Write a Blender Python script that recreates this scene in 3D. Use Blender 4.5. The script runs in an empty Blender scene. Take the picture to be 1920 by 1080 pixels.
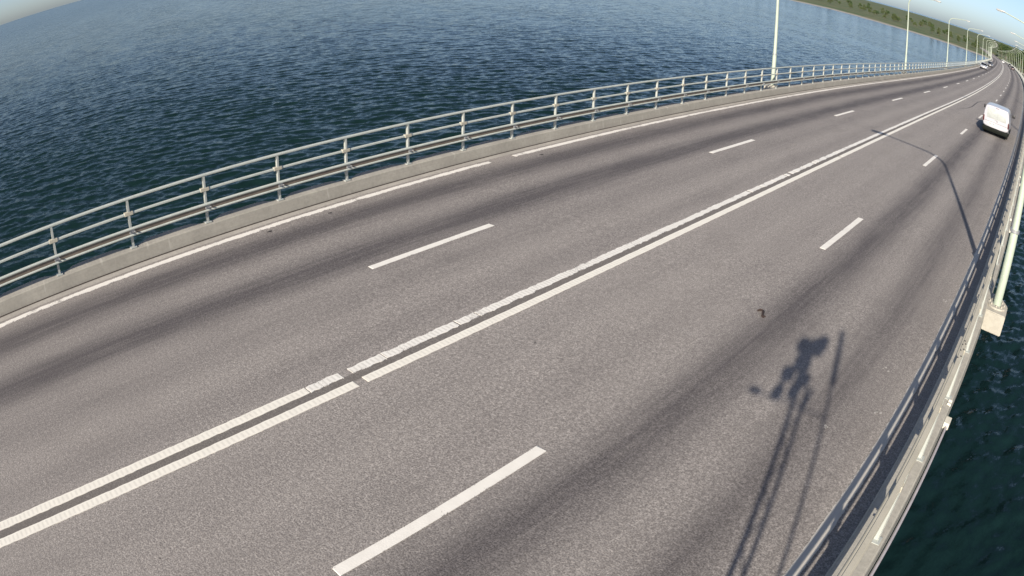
import bpy, bmesh, math, random
import numpy as np
from mathutils import Vector, Matrix

random.seed(7)
rng = np.random.default_rng(11)
scene = bpy.context.scene
COL = scene.collection

# ------------------------------------------------------------------ camera
# A wide surveillance lens with barrel distortion (polynomial lens), on a mast
# outside the right railing of the bridge.
CX, CH = 7.178, 5.486
YAW, PITCH, ROLL = 0.74738, 0.45724, 0.02953
cam_data = bpy.data.cameras.new('camera')
cam = bpy.data.objects.new('camera', cam_data)
COL.objects.link(cam)
scene.camera = cam
fw = Vector((-math.sin(YAW) * math.cos(PITCH), math.cos(YAW) * math.cos(PITCH), -math.sin(PITCH)))
rt = Vector((math.cos(YAW), math.sin(YAW), 0))
up = rt.cross(fw)
rt2 = rt * math.cos(ROLL) + up * math.sin(ROLL)
up2 = -rt * math.sin(ROLL) + up * math.cos(ROLL)
cam.matrix_world = Matrix((
    (rt2.x, up2.x, -fw.x, CX),
    (rt2.y, up2.y, -fw.y, 0.0),
    (rt2.z, up2.z, -fw.z, CH),
    (0, 0, 0, 1)))
cam_data.type = 'PANO'
cam_data.panorama_type = 'FISHEYE_LENS_POLYNOMIAL'
cam_data.sensor_fit = 'HORIZONTAL'
cam_data.sensor_width = 36.0
cam_data.sensor_height = 20.25
cam_data.fisheye_fov = math.pi
cam_data.fisheye_polynomial_k0 = 0.0
cam_data.fisheye_polynomial_k1 = -0.03710095739193864
cam_data.fisheye_polynomial_k2 = -0.00013828558375300737
cam_data.fisheye_polynomial_k3 = 7.186891201507595e-06
cam_data.fisheye_polynomial_k4 = -6.202080032184675e-07
cam_data.clip_start = 0.05
cam_data.clip_end = 60000.0

# ------------------------------------------------------------------ light
SUN_EL = math.radians(26.7)
SUN_DIR = Vector((0.265, -0.964, 0)).normalized()      # horizontal direction towards the sun
world = bpy.data.worlds.new('World')
scene.world = world
world.use_nodes = True
wn = world.node_tree.nodes
wl = world.node_tree.links
wn.clear()
wo = wn.new('ShaderNodeOutputWorld')
wb = wn.new('ShaderNodeBackground')
sky = wn.new('ShaderNodeTexSky')
sky.sky_type = 'NISHITA'
sky.sun_disc = False
sky.sun_elevation = SUN_EL
sky.sun_rotation = math.atan2(SUN_DIR.x, SUN_DIR.y)
sky.air_density = 0.55
sky.dust_density = 1.0
sky.ozone_density = 1.0
wb.inputs['Strength'].default_value = 0.10
wl.new(sky.outputs[0], wb.inputs[0])
wl.new(wb.outputs[0], wo.inputs[0])

sun_data = bpy.data.lights.new('sun', 'SUN')
sun_data.energy = 5.0
sun_data.angle = math.radians(0.58)
sun_data.color = (1.0, 0.905, 0.785)
sun = bpy.data.objects.new('sun', sun_data)
COL.objects.link(sun)
ld = Vector((-SUN_DIR.x * math.cos(SUN_EL), -SUN_DIR.y * math.cos(SUN_EL), -math.sin(SUN_EL)))
sun.rotation_euler = ld.to_track_quat('-Z', 'Y').to_euler()
sun.location = (30, -60, 40)

vs = scene.view_settings
vs.view_transform = 'Standard'
vs.look = 'None'
vs.gamma = 1.0
vs.exposure = 0.52
vs.use_curve_mapping = False

# ------------------------------------------------------------------ alignment of the road
SK = np.array([-40, 0, 50, 100, 160, 240, 340, 480, 650, 720, 1400], float)
KAP = np.array([0, 0, .00042, .00020, .00030, .00010, .00017, .00008, .0001, .0004, .0006])
GRD = np.array([.01, 0, -.0219, -.0168, -.0158, -.0184, -.0199, -.0217, -.0235, -.004, 0])
_S = np.arange(-40, 1200, 0.25)
_ds = 0.25
_hd = np.cumsum(np.interp(_S, SK, KAP)) * _ds
_i0 = int(np.argmin(abs(_S)))
_hd -= _hd[_i0]
_X = np.cumsum(-np.sin(_hd)) * _ds
_Y = np.cumsum(np.cos(_hd)) * _ds
_Z = np.cumsum(np.interp(_S, SK, GRD)) * _ds
_X -= _X[_i0]; _Y -= _Y[_i0]; _Z -= _Z[_i0]

def at(s, x=0.0, z=0.0):
    """Point at distance s along the road, x metres right of the double line, z above the surface."""
    h = np.interp(s, _S, _hd)
    return Vector((float(np.interp(s, _S, _X) + x * np.cos(h)), float(np.interp(s, _S, _Y) + x * np.sin(h)),
                   float(np.interp(s, _S, _Z) + z)))

def heading(s):
    return float(np.interp(s, _S, _hd))

def grade(s):
    return float(np.interp(s, SK, GRD))

def frame(s, x=0.0, z=0.0):
    """Matrix of something standing on the road: local +Y runs along the road."""
    return Matrix.Translation(at(s, x, z)) @ Matrix.Rotation(heading(s), 4, 'Z') @ Matrix.Rotation(math.atan(grade(s)), 4, 'X')

def frame_up(s, x=0.0, z=0.0):
    return Matrix.Translation(at(s, x, z)) @ Matrix.Rotation(heading(s), 4, 'Z')

SEA_Z = -15.0

# ------------------------------------------------------------------ node helpers
def mat_new(name):
    m = bpy.data.materials.new(name)
    m.use_nodes = True
    nt = m.node_tree
    b = nt.nodes['Principled BSDF']
    return m, nt, b

def N(nt, t, **kw):
    n = nt.nodes.new(t)
    for k, v in kw.items():
        setattr(n, k, v)
    return n

def link(nt, a, b):
    nt.links.new(a, b)

def math_node(nt, op, a, b=None, c=None, clamp=False):
    n = N(nt, 'ShaderNodeMath', operation=op)
    n.use_clamp = clamp
    for i, v in enumerate((a, b, c)):
        if v is None:
            continue
        if isinstance(v, (int, float)):
            n.inputs[i].default_value = v
        else:
            link(nt, v, n.inputs[i])
    return n.outputs[0]

def mixc(nt, fac, a, b, blend='MIX'):
    n = N(nt, 'ShaderNodeMix', data_type='RGBA', blend_type=blend)
    for sock, v in ((n.inputs[0], fac), (n.inputs[6], a), (n.inputs[7], b)):
        if isinstance(v, (int, float)):
            sock.default_value = v
        elif isinstance(v, tuple):
            sock.default_value = (*v, 1.0)
        else:
            link(nt, v, sock)
    return n.outputs[2]

def ramp(nt, val, a, b, lo=0.0, hi=1.0):
    n = N(nt, 'ShaderNodeMapRange')
    n.clamp = True
    link(nt, val, n.inputs[0])
    for i, v in enumerate((a, b, lo, hi)):
        n.inputs[i + 1].default_value = v
    return n.outputs[0]

def noise(nt, vec, scale, detail=3.0, rough=0.55, dist=0.0):
    n = N(nt, 'ShaderNodeTexNoise')
    n.inputs['Scale'].default_value = scale
    n.inputs['Detail'].default_value = detail
    n.inputs['Roughness'].default_value = rough
    n.inputs['Distortion'].default_value = dist
    if vec is not None:
        link(nt, vec, n.inputs['Vector'])
    return n.outputs['Fac']

def bump(nt, height, strength, dist, bsdf):
    n = N(nt, 'ShaderNodeBump')
    n.inputs['Strength'].default_value = strength
    n.inputs['Distance'].default_value = dist
    link(nt, height, n.inputs['Height'])
    link(nt, n.outputs[0], bsdf.inputs['Normal'])

def obj_coord(nt):
    return N(nt, 'ShaderNodeTexCoord').outputs['Object']

def geo_pos(nt):
    return N(nt, 'ShaderNodeNewGeometry').outputs['Position']

def scaled(nt, vec, sc):
    n = N(nt, 'ShaderNodeMapping')
    n.inputs['Scale'].default_value = sc
    link(nt, vec, n.inputs[0])
    return n.outputs[0]

# ------------------------------------------------------------------ materials
def asphalt_colour(nt):
    """Worn bridge asphalt: pale stones in a binder, darker polished wheel tracks along the lanes. Colours come from
    the lateral position (u) and the run (v), both in metres."""
    uvn = N(nt, 'ShaderNodeUVMap')
    uvn.uv_map = 'UVMap'
    uv = uvn.outputs[0]
    sep = N(nt, 'ShaderNodeSeparateXYZ')
    link(nt, uv, sep.inputs[0])
    u, v = sep.outputs[0], sep.outputs[1]
    long_v = scaled(nt, uv, (1.0, 0.10, 1.0))
    wob = noise(nt, long_v, 0.9, 3, 0.6)
    u2 = math_node(nt, 'ADD', u, math_node(nt, 'MULTIPLY', math_node(nt, 'SUBTRACT', wob, 0.5), 0.30))
    tracks = None
    for c, w, a in ((-4.95, .58, 1.10), (-3.30, .58, 1.12), (-1.95, .50, .36), (-.66, .38, .30), (.85, .42, .16), (2.10, .46, .18),
                    (3.50, .54, 1.0), (5.08, .46, .80), (5.8, .25, .25)):
        d = math_node(nt, 'DIVIDE', math_node(nt, 'SUBTRACT', u2, c), w)
        g = math_node(nt, 'MULTIPLY', math_node(nt, 'POWER', 2.718, math_node(nt, 'MULTIPLY', math_node(nt, 'MULTIPLY', d, d), -1.0)), a)
        tracks = g if tracks is None else math_node(nt, 'ADD', tracks, g)
    mott = noise(nt, scaled(nt, uv, (1.0, 0.35, 1.0)), 1.7, 4, 0.6)
    streak = noise(nt, scaled(nt, uv, (9.0, 0.30, 1.0)), 1.0, 4, 0.65)
    tr = math_node(nt, 'MULTIPLY', tracks, ramp(nt, mott, .25, .75, .80, 1.08))
    tr = math_node(nt, 'MULTIPLY', tr, ramp(nt, streak, .30, .70, .76, 1.12), clamp=True)
    pos = geo_pos(nt)
    st = noise(nt, pos, 48.0, 3, 0.75)
    st2 = noise(nt, pos, 19.0, 3, 0.72)
    big = noise(nt, scaled(nt, uv, (1.0, 0.3, 1.0)), 0.35, 3, 0.55)
    stones = ramp(nt, st, .36, .64)
    coarse = ramp(nt, st2, .36, .66)
    col = mixc(nt, stones, (.136, .124, .115), (.535, .496, .456))
    col = mixc(nt, math_node(nt, 'MULTIPLY', coarse, .62), col, (.135, .122, .116))
    col = mixc(nt, ramp(nt, streak, .45, .75, 0, .22), col, (.175, .160, .150))
    col = mixc(nt, ramp(nt, big, .3, .7, 0, .30), col, (.335, .310, .281))
    vo = N(nt, 'ShaderNodeTexVoronoi')
    vo.inputs['Scale'].default_value = 1.3
    link(nt, pos, vo.inputs['Vector'])
    speck = math_node(nt, 'MULTIPLY', ramp(nt, vo.outputs['Distance'], .018, .032, .75, 0), ramp(nt, noise(nt, pos, .8, 2, .5), .52, .60))
    col = mixc(nt, speck, col, (.05, .045, .042))
    blot = noise(nt, scaled(nt, uv, (1.0, .55, 1.0)), .8, 5, .68)
    col = mixc(nt, ramp(nt, blot, .52, .78, 0, .35), col, (.140, .127, .119))
    dark = mixc(nt, stones, (.044, .040, .041), (.160, .146, .147))
    dark = mixc(nt, math_node(nt, 'MULTIPLY', coarse, .5), dark, (.055, .050, .049))
    col = mixc(nt, math_node(nt, 'MULTIPLY', tr, .95), col, dark)
    # unworn dark seam between the two centre lines
    seam = ramp(nt, math_node(nt, 'ABSOLUTE', u), .075, .095, .6, 0)
    col = mixc(nt, seam, col, (.085, .076, .068))
    return col, u, v, uv, st, st2

def make_asphalt():
    m, nt, b = mat_new('asphalt')
    col, u, v, uv, st, st2 = asphalt_colour(nt)
    link(nt, col, b.inputs['Base Color'])
    b.inputs['Roughness'].default_value = 0.82
    b.inputs['Specular IOR Level'].default_value = 0.28
    h = math_node(nt, 'ADD', math_node(nt, 'MULTIPLY', st, .6), math_node(nt, 'MULTIPLY', st2, .8))
    bump(nt, h, 0.55, 0.012, b)
    return m

def make_paint(name, ribs, wear, tint=(.78, .755, .69), contrast=.42):
    m, nt, b = mat_new(name)
    uvn = N(nt, 'ShaderNodeUVMap')
    uvn.uv_map = 'UVMap'
    uv = uvn.outputs[0]
    sep = N(nt, 'ShaderNodeSeparateXYZ')
    link(nt, uv, sep.inputs[0])
    u, v = sep.outputs[0], sep.outputs[1]           # u: 0..1 across the line, v: metres
    pos = geo_pos(nt)
    grime = noise(nt, pos, 6.0, 4, .6)
    fine = noise(nt, pos, 60.0, 3, .6)
    col = mixc(nt, ramp(nt, grime, .35, .72, 0, .35), tint, (.60, .57, .51))
    edge = math_node(nt, 'ABSOLUTE', math_node(nt, 'SUBTRACT', u, .5))
    if ribs:
        w = math_node(nt, 'SINE', math_node(nt, 'MULTIPLY', v, 2 * math.pi / 0.075))
        inner = ramp(nt, edge, .30, .36, 1, 0)
        fadeout = ramp(nt, v, 9.0, 16.0, 1, .25)
        grooves = math_node(nt, 'MULTIPLY', math_node(nt, 'MULTIPLY', ramp(nt, w, -.3, .9, 0, contrast), inner), fadeout)
        col = mixc(nt, grooves, col, (.42, .40, .36))
    wn_ = math_node(nt, 'ADD', fine, math_node(nt, 'MULTIPLY', math_node(nt, 'SUBTRACT', noise(nt, scaled(nt, pos, (1, 1, 1)), 2.2, 4, .65), .5), 1.1))
    wn_ = math_node(nt, 'ADD', wn_, math_node(nt, 'MULTIPLY', ramp(nt, edge, .30, .5), .20 * (1 if wear > 0 else 0)))
    worn = ramp(nt, wn_, .80 - wear, .86 - wear, 0, .92)
    col = mixc(nt, worn, col, (.185, .168, .158))
    link(nt, col, b.inputs['Base Color'])
    b.inputs['Roughness'].default_value = .62
    b.inputs['Specular IOR Level'].default_value = .35
    bump(nt, fine, .3, .006, b)
    return m

def make_concrete(name, ca, cb, stain=.5, streak=True):
    m, nt, b = mat_new(name)
    pos = geo_pos(nt)
    n1 = noise(nt, pos, 1.1, 5, .62)
    n2 = noise(nt, pos, 14.0, 4, .6)
    n3 = noise(nt, pos, 90.0, 2, .5)
    col = mixc(nt, ramp(nt, n1, .3, .7), ca, cb)
    col = mixc(nt, ramp(nt, n2, .42, .75, 0, stain), col, tuple(x * .58 for x in ca))
    if streak:
        uvn = N(nt, 'ShaderNodeUVMap'); uvn.uv_map = 'UVMap'
        lv = noise(nt, scaled(nt, uvn.outputs[0], (26.0, .25, 1.0)), 1.0, 3, .6)
        col = mixc(nt, ramp(nt, lv, .5, .7, 0, .45), col, tuple(x * .72 for x in cb))
        # vertical drips / shrinkage cracks across the kerb
        cr = noise(nt, scaled(nt, uvn.outputs[0], (1.2, 5.5, 1.0)), 1.0, 2, .5)
        col = mixc(nt, ramp(nt, cr, .66, .70, 0, .55), col, (.44, .42, .37))
    link(nt, col, b.inputs['Base Color'])
    b.inputs['Roughness'].default_value = .85
    b.inputs['Specular IOR Level'].default_value = .25
    bump(nt, math_node(nt, 'ADD', n2, n3), .35, .01, b)
    return m

def make_metal_paint(name, ca, cb, rough=.5, spots=(.22, .2, .16), spot=.35):
    m, nt, b = mat_new(name)
    pos = geo_pos(nt)
    n1 = noise(nt, pos, 3.0, 4, .6)
    n2 = noise(nt, pos, 24.0, 4, .65)
    col = mixc(nt, ramp(nt, n1, .3, .7), ca, cb)
    col = mixc(nt, ramp(nt, n2, .58, .72, 0, spot), col, spots)
    link(nt, col, b.inputs['Base Color'])
    b.inputs['Roughness'].default_value = rough
    bump(nt, n2, .12, .004, b)
    return m

def make_plain(name, col, rough=.5, metal=0.0, coat=0.0, spec=.5, var=.12):
    m, nt, b = mat_new(name)
    n1 = noise(nt, obj_coord(nt), 5.0, 3, .6)
    c = mixc(nt, ramp(nt, n1, .3, .7), tuple(x * (1 - var) for x in col), tuple(min(1, x * (1 + var)) for x in col))
    link(nt, c, b.inputs['Base Color'])
    b.inputs['Roughness'].default_value = rough
    b.inputs['Metallic'].default_value = metal
    b.inputs['Coat Weight'].default_value = coat
    b.inputs['Specular IOR Level'].default_value = spec
    return m

def make_sea():
    m, nt, b = mat_new('sea_water')
    pos = geo_pos(nt)
    big = noise(nt, pos, .012, 3, .5)
    col = mixc(nt, ramp(nt, big, .35, .65), (.0055, .0170, .0190), (.0068, .0205, .0195))
    link(nt, col, b.inputs['Base Color'])
    ra = N(nt, 'ShaderNodeAttribute')
    ra.attribute_name = 'ripple'
    link(nt, ra.outputs['Fac'], b.inputs['Roughness'])
    b.inputs['IOR'].default_value = 1.333
    b.inputs['Specular IOR Level'].default_value = .09
    rot = N(nt, 'ShaderNodeMapping')
    rot.inputs['Rotation'].default_value = (0, 0, math.radians(-67))
    link(nt, pos, rot.inputs[0])
    geo = N(nt, 'ShaderNodeNewGeometry')
    # cat's paws: patches of rougher and calmer water drawn out along the wind
    gust = ramp(nt, noise(nt, scaled(nt, rot.outputs[0], (1.0, .28, 1)), .045, 4, .6), .32, .68, .62, 1.25)
    # slopes of the small ripples, added to the normal of the waves
    tot = geo.outputs['Normal']
    for vec, sc, det, k in ((scaled(nt, rot.outputs[0], (.5, 1.2, 1)), .5, 2, .45), (scaled(nt, rot.outputs[0], (.5, 1.25, 1)), 2.3, 3, .70),
                            (scaled(nt, rot.outputs[0], (.65, 1.15, 1)), 7.5, 2, .42)):
        tx = N(nt, 'ShaderNodeTexNoise')
        tx.inputs['Scale'].default_value = sc
        tx.inputs['Detail'].default_value = det
        tx.inputs['Roughness'].default_value = .6
        link(nt, vec, tx.inputs['Vector'])
        sb = N(nt, 'ShaderNodeVectorMath', operation='SUBTRACT')
        link(nt, tx.outputs['Color'], sb.inputs[0])
        sb.inputs[1].default_value = (.5, .5, .5)
        gs = N(nt, 'ShaderNodeVectorMath', operation='SCALE')
        link(nt, sb.outputs[0], gs.inputs[0]); link(nt, gust, gs.inputs['Scale'])
        ml = N(nt, 'ShaderNodeVectorMath', operation='MULTIPLY')
        link(nt, gs.outputs[0], ml.inputs[0])
        ml.inputs[1].default_value = (k, k * .75, 0)
        ad = N(nt, 'ShaderNodeVectorMath', operation='ADD')
        link(nt, tot, ad.inputs[0]); link(nt, ml.outputs[0], ad.inputs[1])
        tot = ad.outputs[0]
    nn = N(nt, 'ShaderNodeVectorMath', operation='NORMALIZE')
    link(nt, tot, nn.inputs[0])
    link(nt, nn.outputs[0], b.inputs['Normal'])
    return m

def make_land():
    m, nt, b = mat_new('shore_grass')
    pos = geo_pos(nt)
    n1 = noise(nt, pos, .05, 5, .6)
    n2 = noise(nt, pos, .8, 4, .6)
    col = mixc(nt, ramp(nt, n1, .4, .6), (.055, .095, .028), (.13, .13, .055))
    col = mixc(nt, ramp(nt, n2, .4, .7, 0, .6), col, (.045, .06, .02))
    sep = N(nt, 'ShaderNodeSeparateXYZ')
    link(nt, pos, sep.inputs[0])
    beach = ramp(nt, math_node(nt, 'ADD', sep.outputs[2], math_node(nt, 'MULTIPLY', n2, .6)), SEA_Z + .8, SEA_Z + 1.5, 1, 0)
    col = mixc(nt, beach, col, mixc(nt, n2, (.20, .185, .155), (.36, .34, .30)))
    link(nt, col, b.inputs['Base Color'])
    b.inputs['Roughness'].default_value = .9
    bump(nt, n2, .6, .3, b)
    return m

def make_leaf(name, ca, cb):
    m, nt, b = mat_new(name)
    pos = obj_coord(nt)
    n1 = noise(nt, pos, .6, 3, .6)
    oi = N(nt, 'ShaderNodeObjectInfo')
    col = mixc(nt, ramp(nt, n1, .3, .7), ca, cb)
    col = mixc(nt, math_node(nt, 'MULTIPLY', oi.outputs['Random'], .4), col, (.085, .12, .03))
    link(nt, col, b.inputs['Base Color'])
    b.inputs['Roughness'].default_value = .6
    b.inputs['Transmission Weight'].default_value = 0.0
    return m

M = {}
M['asphalt'] = make_asphalt()
M['paint'] = make_paint('lane_paint', False, .02)
M['paint_ribbed'] = make_paint('ribbed_line_paint', True, -.02, (.80, .77, .68), .28)
M['paint_worn'] = make_paint('worn_ribbed_line_paint', True, .10, (.78, .76, .70))
M['paint_edge'] = make_paint('edge_line_paint', False, .12, (.78, .75, .69))
M['paint_dull'] = make_paint('dull_edge_line_paint', False, .08, (.52, .50, .45))
M['kerb'] = make_concrete('kerb_concrete', (.30, .285, .248), (.385, .366, .318), .30)
M['beam'] = make_concrete('edge_beam_concrete', (.37, .352, .302), (.455, .432, .37), .42)
M['gutter'] = make_concrete('gutter_concrete', (.34, .32, .29), (.43, .405, .365), .4)
M['joint'] = make_plain('joint_sealant', (.045, .036, .032), .8)
M['rail'] = make_metal_paint('rail_paint', (.40, .375, .30), (.47, .44, .355), .8)
M['rail_green'] = make_metal_paint('left_rail_paint', (.42, .455, .415), (.49, .52, .475), .65)
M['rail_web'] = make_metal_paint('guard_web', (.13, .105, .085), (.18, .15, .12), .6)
M['post'] = make_metal_paint('post_paint', (.36, .385, .36), (.42, .44, .41), .6)
M['lamp'] = make_metal_paint('lamp_pole_paint', (.34, .40, .32), (.41, .46, .37), .55, (.55, .56, .50), .5)
M['lamp_head'] = make_plain('lamp_head_grey', (.35, .36, .35), .4)
M['lens'] = make_plain('lamp_lens', (.55, .56, .55), .15)
M['steel'] = make_plain('galvanised_steel', (.42, .43, .44), .45, .6)
M['black'] = make_plain('black_plastic', (.018, .018, .02), .5)
M['conduit'] = make_plain('conduit_grey', (.36, .34, .36), .5)
M['white_metal'] = make_plain('white_bracket', (.60, .58, .50), .5)
M['van_white'] = make_plain('van_white_paint', (.44, .44, .47), .35, 0, .3, .4, .03)
M['van_panel'] = make_plain('van_rear_panel', (.39, .415, .40), .3, 0, .4)
M['bumper'] = make_plain('bumper_plastic', (.0065, .0085, .0065), .7, 0, 0, .15)
M['glass'] = make_plain('vehicle_glass', (.012, .014, .017), .06)
M['tyre'] = make_plain('tyre_rubber', (.02, .02, .02), .85)
M['rim'] = make_plain('wheel_rim', (.42, .42, .43), .35, .7)
M['red'] = make_plain('tail_light_red', (.07, .008, .010), .25)
M['headlight'] = make_plain('headlight_clear', (.7, .7, .7), .12)
M['plate'] = make_plain('number_plate', (.75, .75, .73), .4)
M['silver'] = make_plain('silver_car_paint', (.55, .57, .60), .3, .4, .5)
M['car_grey'] = make_plain('grey_car_paint', (.16, .17, .19), .3, .4, .5)
M['car_black'] = make_plain('black_car_paint', (.012, .012, .014), .25, 0, .6)
M['car_dark'] = make_plain('dark_red_car_paint', (.05, .018, .022), .28, 0, .6)
M['car_white'] = make_plain('white_car_paint', (.80, .80, .79), .3, 0, .5, .5, .02)
M['sea'] = make_sea()
M['land'] = make_land()
M['leaf'] = make_leaf('leaf_green', (.020, .048, .014), (.060, .105, .026))
M['leaf_pale'] = make_leaf('leaf_olive', (.045, .070, .022), (.10, .125, .045))
M['bark'] = make_plain('tree_bark', (.10, .078, .055), .9)
M['debris'] = make_plain('debris_rubber', (.035, .022, .018), .8)
M['splash'] = make_plain('pale_splash', (.42, .40, .37), .8)
M['tyre_mark'] = make_plain('tyre_mark', (.095, .085, .082), .75)
M['tar'] = make_plain('tar_spot', (.030, .027, .027), .7)

# ------------------------------------------------------------------ mesh helpers
def mesh_obj(name, verts, faces, mat, parent=None, uvs=None, smooth=False):
    me = bpy.data.meshes.new(name)
    me.from_pydata([tuple(v) for v in verts], [], faces)
    if uvs is not None:
        ul = me.uv_layers.new(name='UVMap')
        li = np.empty(len(me.loops), dtype=np.int32)
        me.loops.foreach_get('vertex_index', li)
        ul.data.foreach_set('uv', np.asarray(uvs, dtype=np.float32)[li].ravel())
    if mat is not None:
        me.materials.append(mat)
    if smooth:
        me.polygons.foreach_set('use_smooth', np.ones(len(me.polygons), dtype=bool))
    me.update()
    o = bpy.data.objects.new(name, me)
    COL.objects.link(o)
    if parent is not None:
        o.parent = parent
    return o

def inst(name, me, mw, parent=None):
    o = bpy.data.objects.new(name, me)
    COL.objects.link(o)
    if parent is not None:
        o.parent = parent
        o.matrix_parent_inverse = Matrix.Identity(4)
        o.matrix_basis = parent_world[parent.name].inverted() @ mw if parent.name in parent_world else mw
    else:
        o.matrix_world = mw
    return o

parent_world = {}

def thing(name, label, cat, mw=None, group=None):
    o = bpy.data.objects.new(name, None)
    COL.objects.link(o)
    o.empty_display_size = .3
    mw = mw or Matrix.Identity(4)
    o.matrix_world = mw
    parent_world[o.name] = mw
    o['label'] = label
    o['category'] = cat
    if group:
        o['group'] = group
    return o

def s_steps(a, b):
    out = [a]
    while out[-1] < b - 1e-6:
        s = out[-1]
        st = .5 if s < 60 else (1.0 if s < 140 else (2.0 if s < 300 else 5.0))
        out.append(min(b, s + st))
    return out

def sweep(name, prof, a, b, mat, parent=None, closed=True, smooth=False, steps=None, uvf=None, caps=True):
    """Sweep a profile [(x, z), ...] along the road from s=a to s=b. prof may be a function of s."""
    ss = steps or s_steps(a, b)
    pf = prof if callable(prof) else (lambda s: prof)
    n = len(pf(ss[0]))
    verts, uvs, faces = [], [], []
    for s in ss:
        acc = 0.0
        P = pf(s)
        for i, (x, z) in enumerate(P):
            verts.append(at(s, x, z))
            if i:
                acc += math.hypot(x - P[i - 1][0], z - P[i - 1][1])
            uvs.append(uvf(x, s) if uvf else (acc, s))
    m = n if closed else n - 1
    for k in range(len(ss) - 1):
        for i in range(m):
            j = (i + 1) % n
            faces.append((k * n + i, k * n + j, (k + 1) * n + j, (k + 1) * n + i))
    if closed and caps:
        faces.append(tuple(range(n - 1, -1, -1)))
        faces.append(tuple((len(ss) - 1) * n + i for i in range(n)))
    return mesh_obj(name, verts, faces, mat, parent, uvs, smooth)

def circle(cx, cz, r, n=10):
    return [(cx + r * math.cos(2 * math.pi * i / n), cz + r * math.sin(2 * math.pi * i / n)) for i in range(n)]

def box_mesh(bm, x0, x1, y0, y1, z0, z1, bev=0.0):
    r = bmesh.ops.create_cube(bm, size=1.0)
    for v in r['verts']:
        v.co = Vector((x0 + (v.co.x + .5) * (x1 - x0), y0 + (v.co.y + .5) * (y1 - y0), z0 + (v.co.z + .5) * (z1 - z0)))
    if bev > 0:
        es = set()
        for v in r['verts']:
            es.update(v.link_edges)
        bmesh.ops.bevel(bm, geom=list(es), offset=bev, segments=2, affect='EDGES', profile=.5)

def tube_mesh(bm, pts, radii, n=12, cap=True):
    rings = []
    pts = [Vector(p) for p in pts]
    for i, p in enumerate(pts):
        d = (pts[min(i + 1, len(pts) - 1)] - pts[max(i - 1, 0)]).normalized()
        ref = Vector((0, 1, 0)) if abs(d.y) < .9 else Vector((1, 0, 0))
        a = d.cross(ref).normalized()
        b = d.cross(a).normalized()
        rings.append([bm.verts.new(p + (a * math.cos(2 * math.pi * k / n) + b * math.sin(2 * math.pi * k / n)) * radii[i]) for k in range(n)])
    for i in range(len(rings) - 1):
        for k in range(n):
            bm.faces.new((rings[i][k], rings[i][(k + 1) % n], rings[i + 1][(k + 1) % n], rings[i + 1][k]))
    if cap:
        bm.faces.new(rings[0][::-1])
        bm.faces.new(rings[-1])

def bm_mesh(name, bm, mat, smooth=False):
    me = bpy.data.meshes.new(name)
    bmesh.ops.recalc_face_normals(bm, faces=bm.faces[:])
    bm.to_mesh(me)
    bm.free()
    if mat is not None:
        me.materials.append(mat)
    if smooth:
        me.polygons.foreach_set('use_smooth', np.ones(len(me.polygons), dtype=bool))
        try:
            me.set_sharp_from_angle(angle=math.radians(40))
        except Exception:
            pass
    me.update()
    return me

# ================================================================== THE SETTING
# ---- sea: one sheet round the camera, real waves near, ripples in the material
def build_sea():
    a0, a1 = math.radians(-17), math.radians(97)            # bearings from +Y, counted to the left
    dense = np.linspace(a0, a1, 780)
    coarse = np.linspace(a1, a0 + 2 * math.pi, 60)[1:-1]
    ang = np.concatenate([dense, coarse])
    r = [6.0]
    while r[-1] < 30000:
        x = r[-1]
        r.append(x + max(.28, min(x * x / 20.5 / 1700, x * .08)))
    r = np.array(r)
    dr = np.gradient(r)
    A, R = np.meshgrid(ang, r)
    DR = np.repeat(dr[:, None], len(ang), 1)
    X = CX - np.sin(A) * R
    Y = np.cos(A) * R
    Z = np.zeros_like(X)
    base = math.radians(157)                                  # the chop runs this way
    nw = 84
    lam = np.exp(rng.uniform(math.log(.7), math.log(6.0), nw))
    th = base + rng.normal(0, .5, nw)
    ph = rng.uniform(0, 2 * math.pi, nw)
    for l, t, p in zip(lam, th, ph):
        k = 2 * math.pi / l
        amp = .0058 * l * math.exp(-((math.log(l / 1.6)) / .95) ** 2)
        fade = np.clip(1.7 - 2.6 * DR / l, 0, 1)
        phase = k * (X * math.cos(t) + Y * math.sin(t)) + p
        sn = np.sin(phase)
        Z += amp * fade * (sn + .22 * np.cos(2 * phase))
    # gusts: patches with rougher and calmer water
    g = 1 + .28 * np.sin(X * .021 + 1.0 + .6 * np.sin(Y * .013)) * np.sin(Y * .017 + .4)
    g = g * np.clip(.34 + R / 85, .34, 1.0)              # calmer in the lee of the bridge
    Z = Z * g + SEA_Z
    Z[R > 3000] = SEA_Z
    nr, na = X.shape
    co = np.stack([X, Y, Z], -1).reshape(-1, 3).astype(np.float32)
    i = np.arange(nr - 1)[:, None] * na
    j = np.arange(na)[None, :]
    j2 = (j + 1) % na
    quads = np.stack([i + j, i + j2, i + na + j2, i + na + j], -1).reshape(-1, 4)[:, ::-1].astype(np.int32)
    me = bpy.data.meshes.new('sea')
    me.vertices.add(len(co)); me.vertices.foreach_set('co', co.ravel())
    me.loops.add(quads.size); me.loops.foreach_set('vertex_index', quads.ravel())
    me.polygons.add(len(quads))
    me.polygons.foreach_set('loop_start', np.arange(0, quads.size, 4, dtype=np.int32))
    me.polygons.foreach_set('use_smooth', np.ones(len(quads), dtype=bool))
    me.materials.append(M['sea'])
    me.update(calc_edges=True)
    # slope of the ripples that the mesh spacing cannot hold any more
    at_ = me.attributes.new('ripple', 'FLOAT', 'POINT')
    at_.data.foreach_set('value', np.clip(.08 + .05 * np.log10(1 + DR / .9), .08, .16).astype(np.float32).ravel())
    o = bpy.data.objects.new('sea', me)
    COL.objects.link(o)
    o['kind'] = 'structure'
build_sea()

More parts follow.
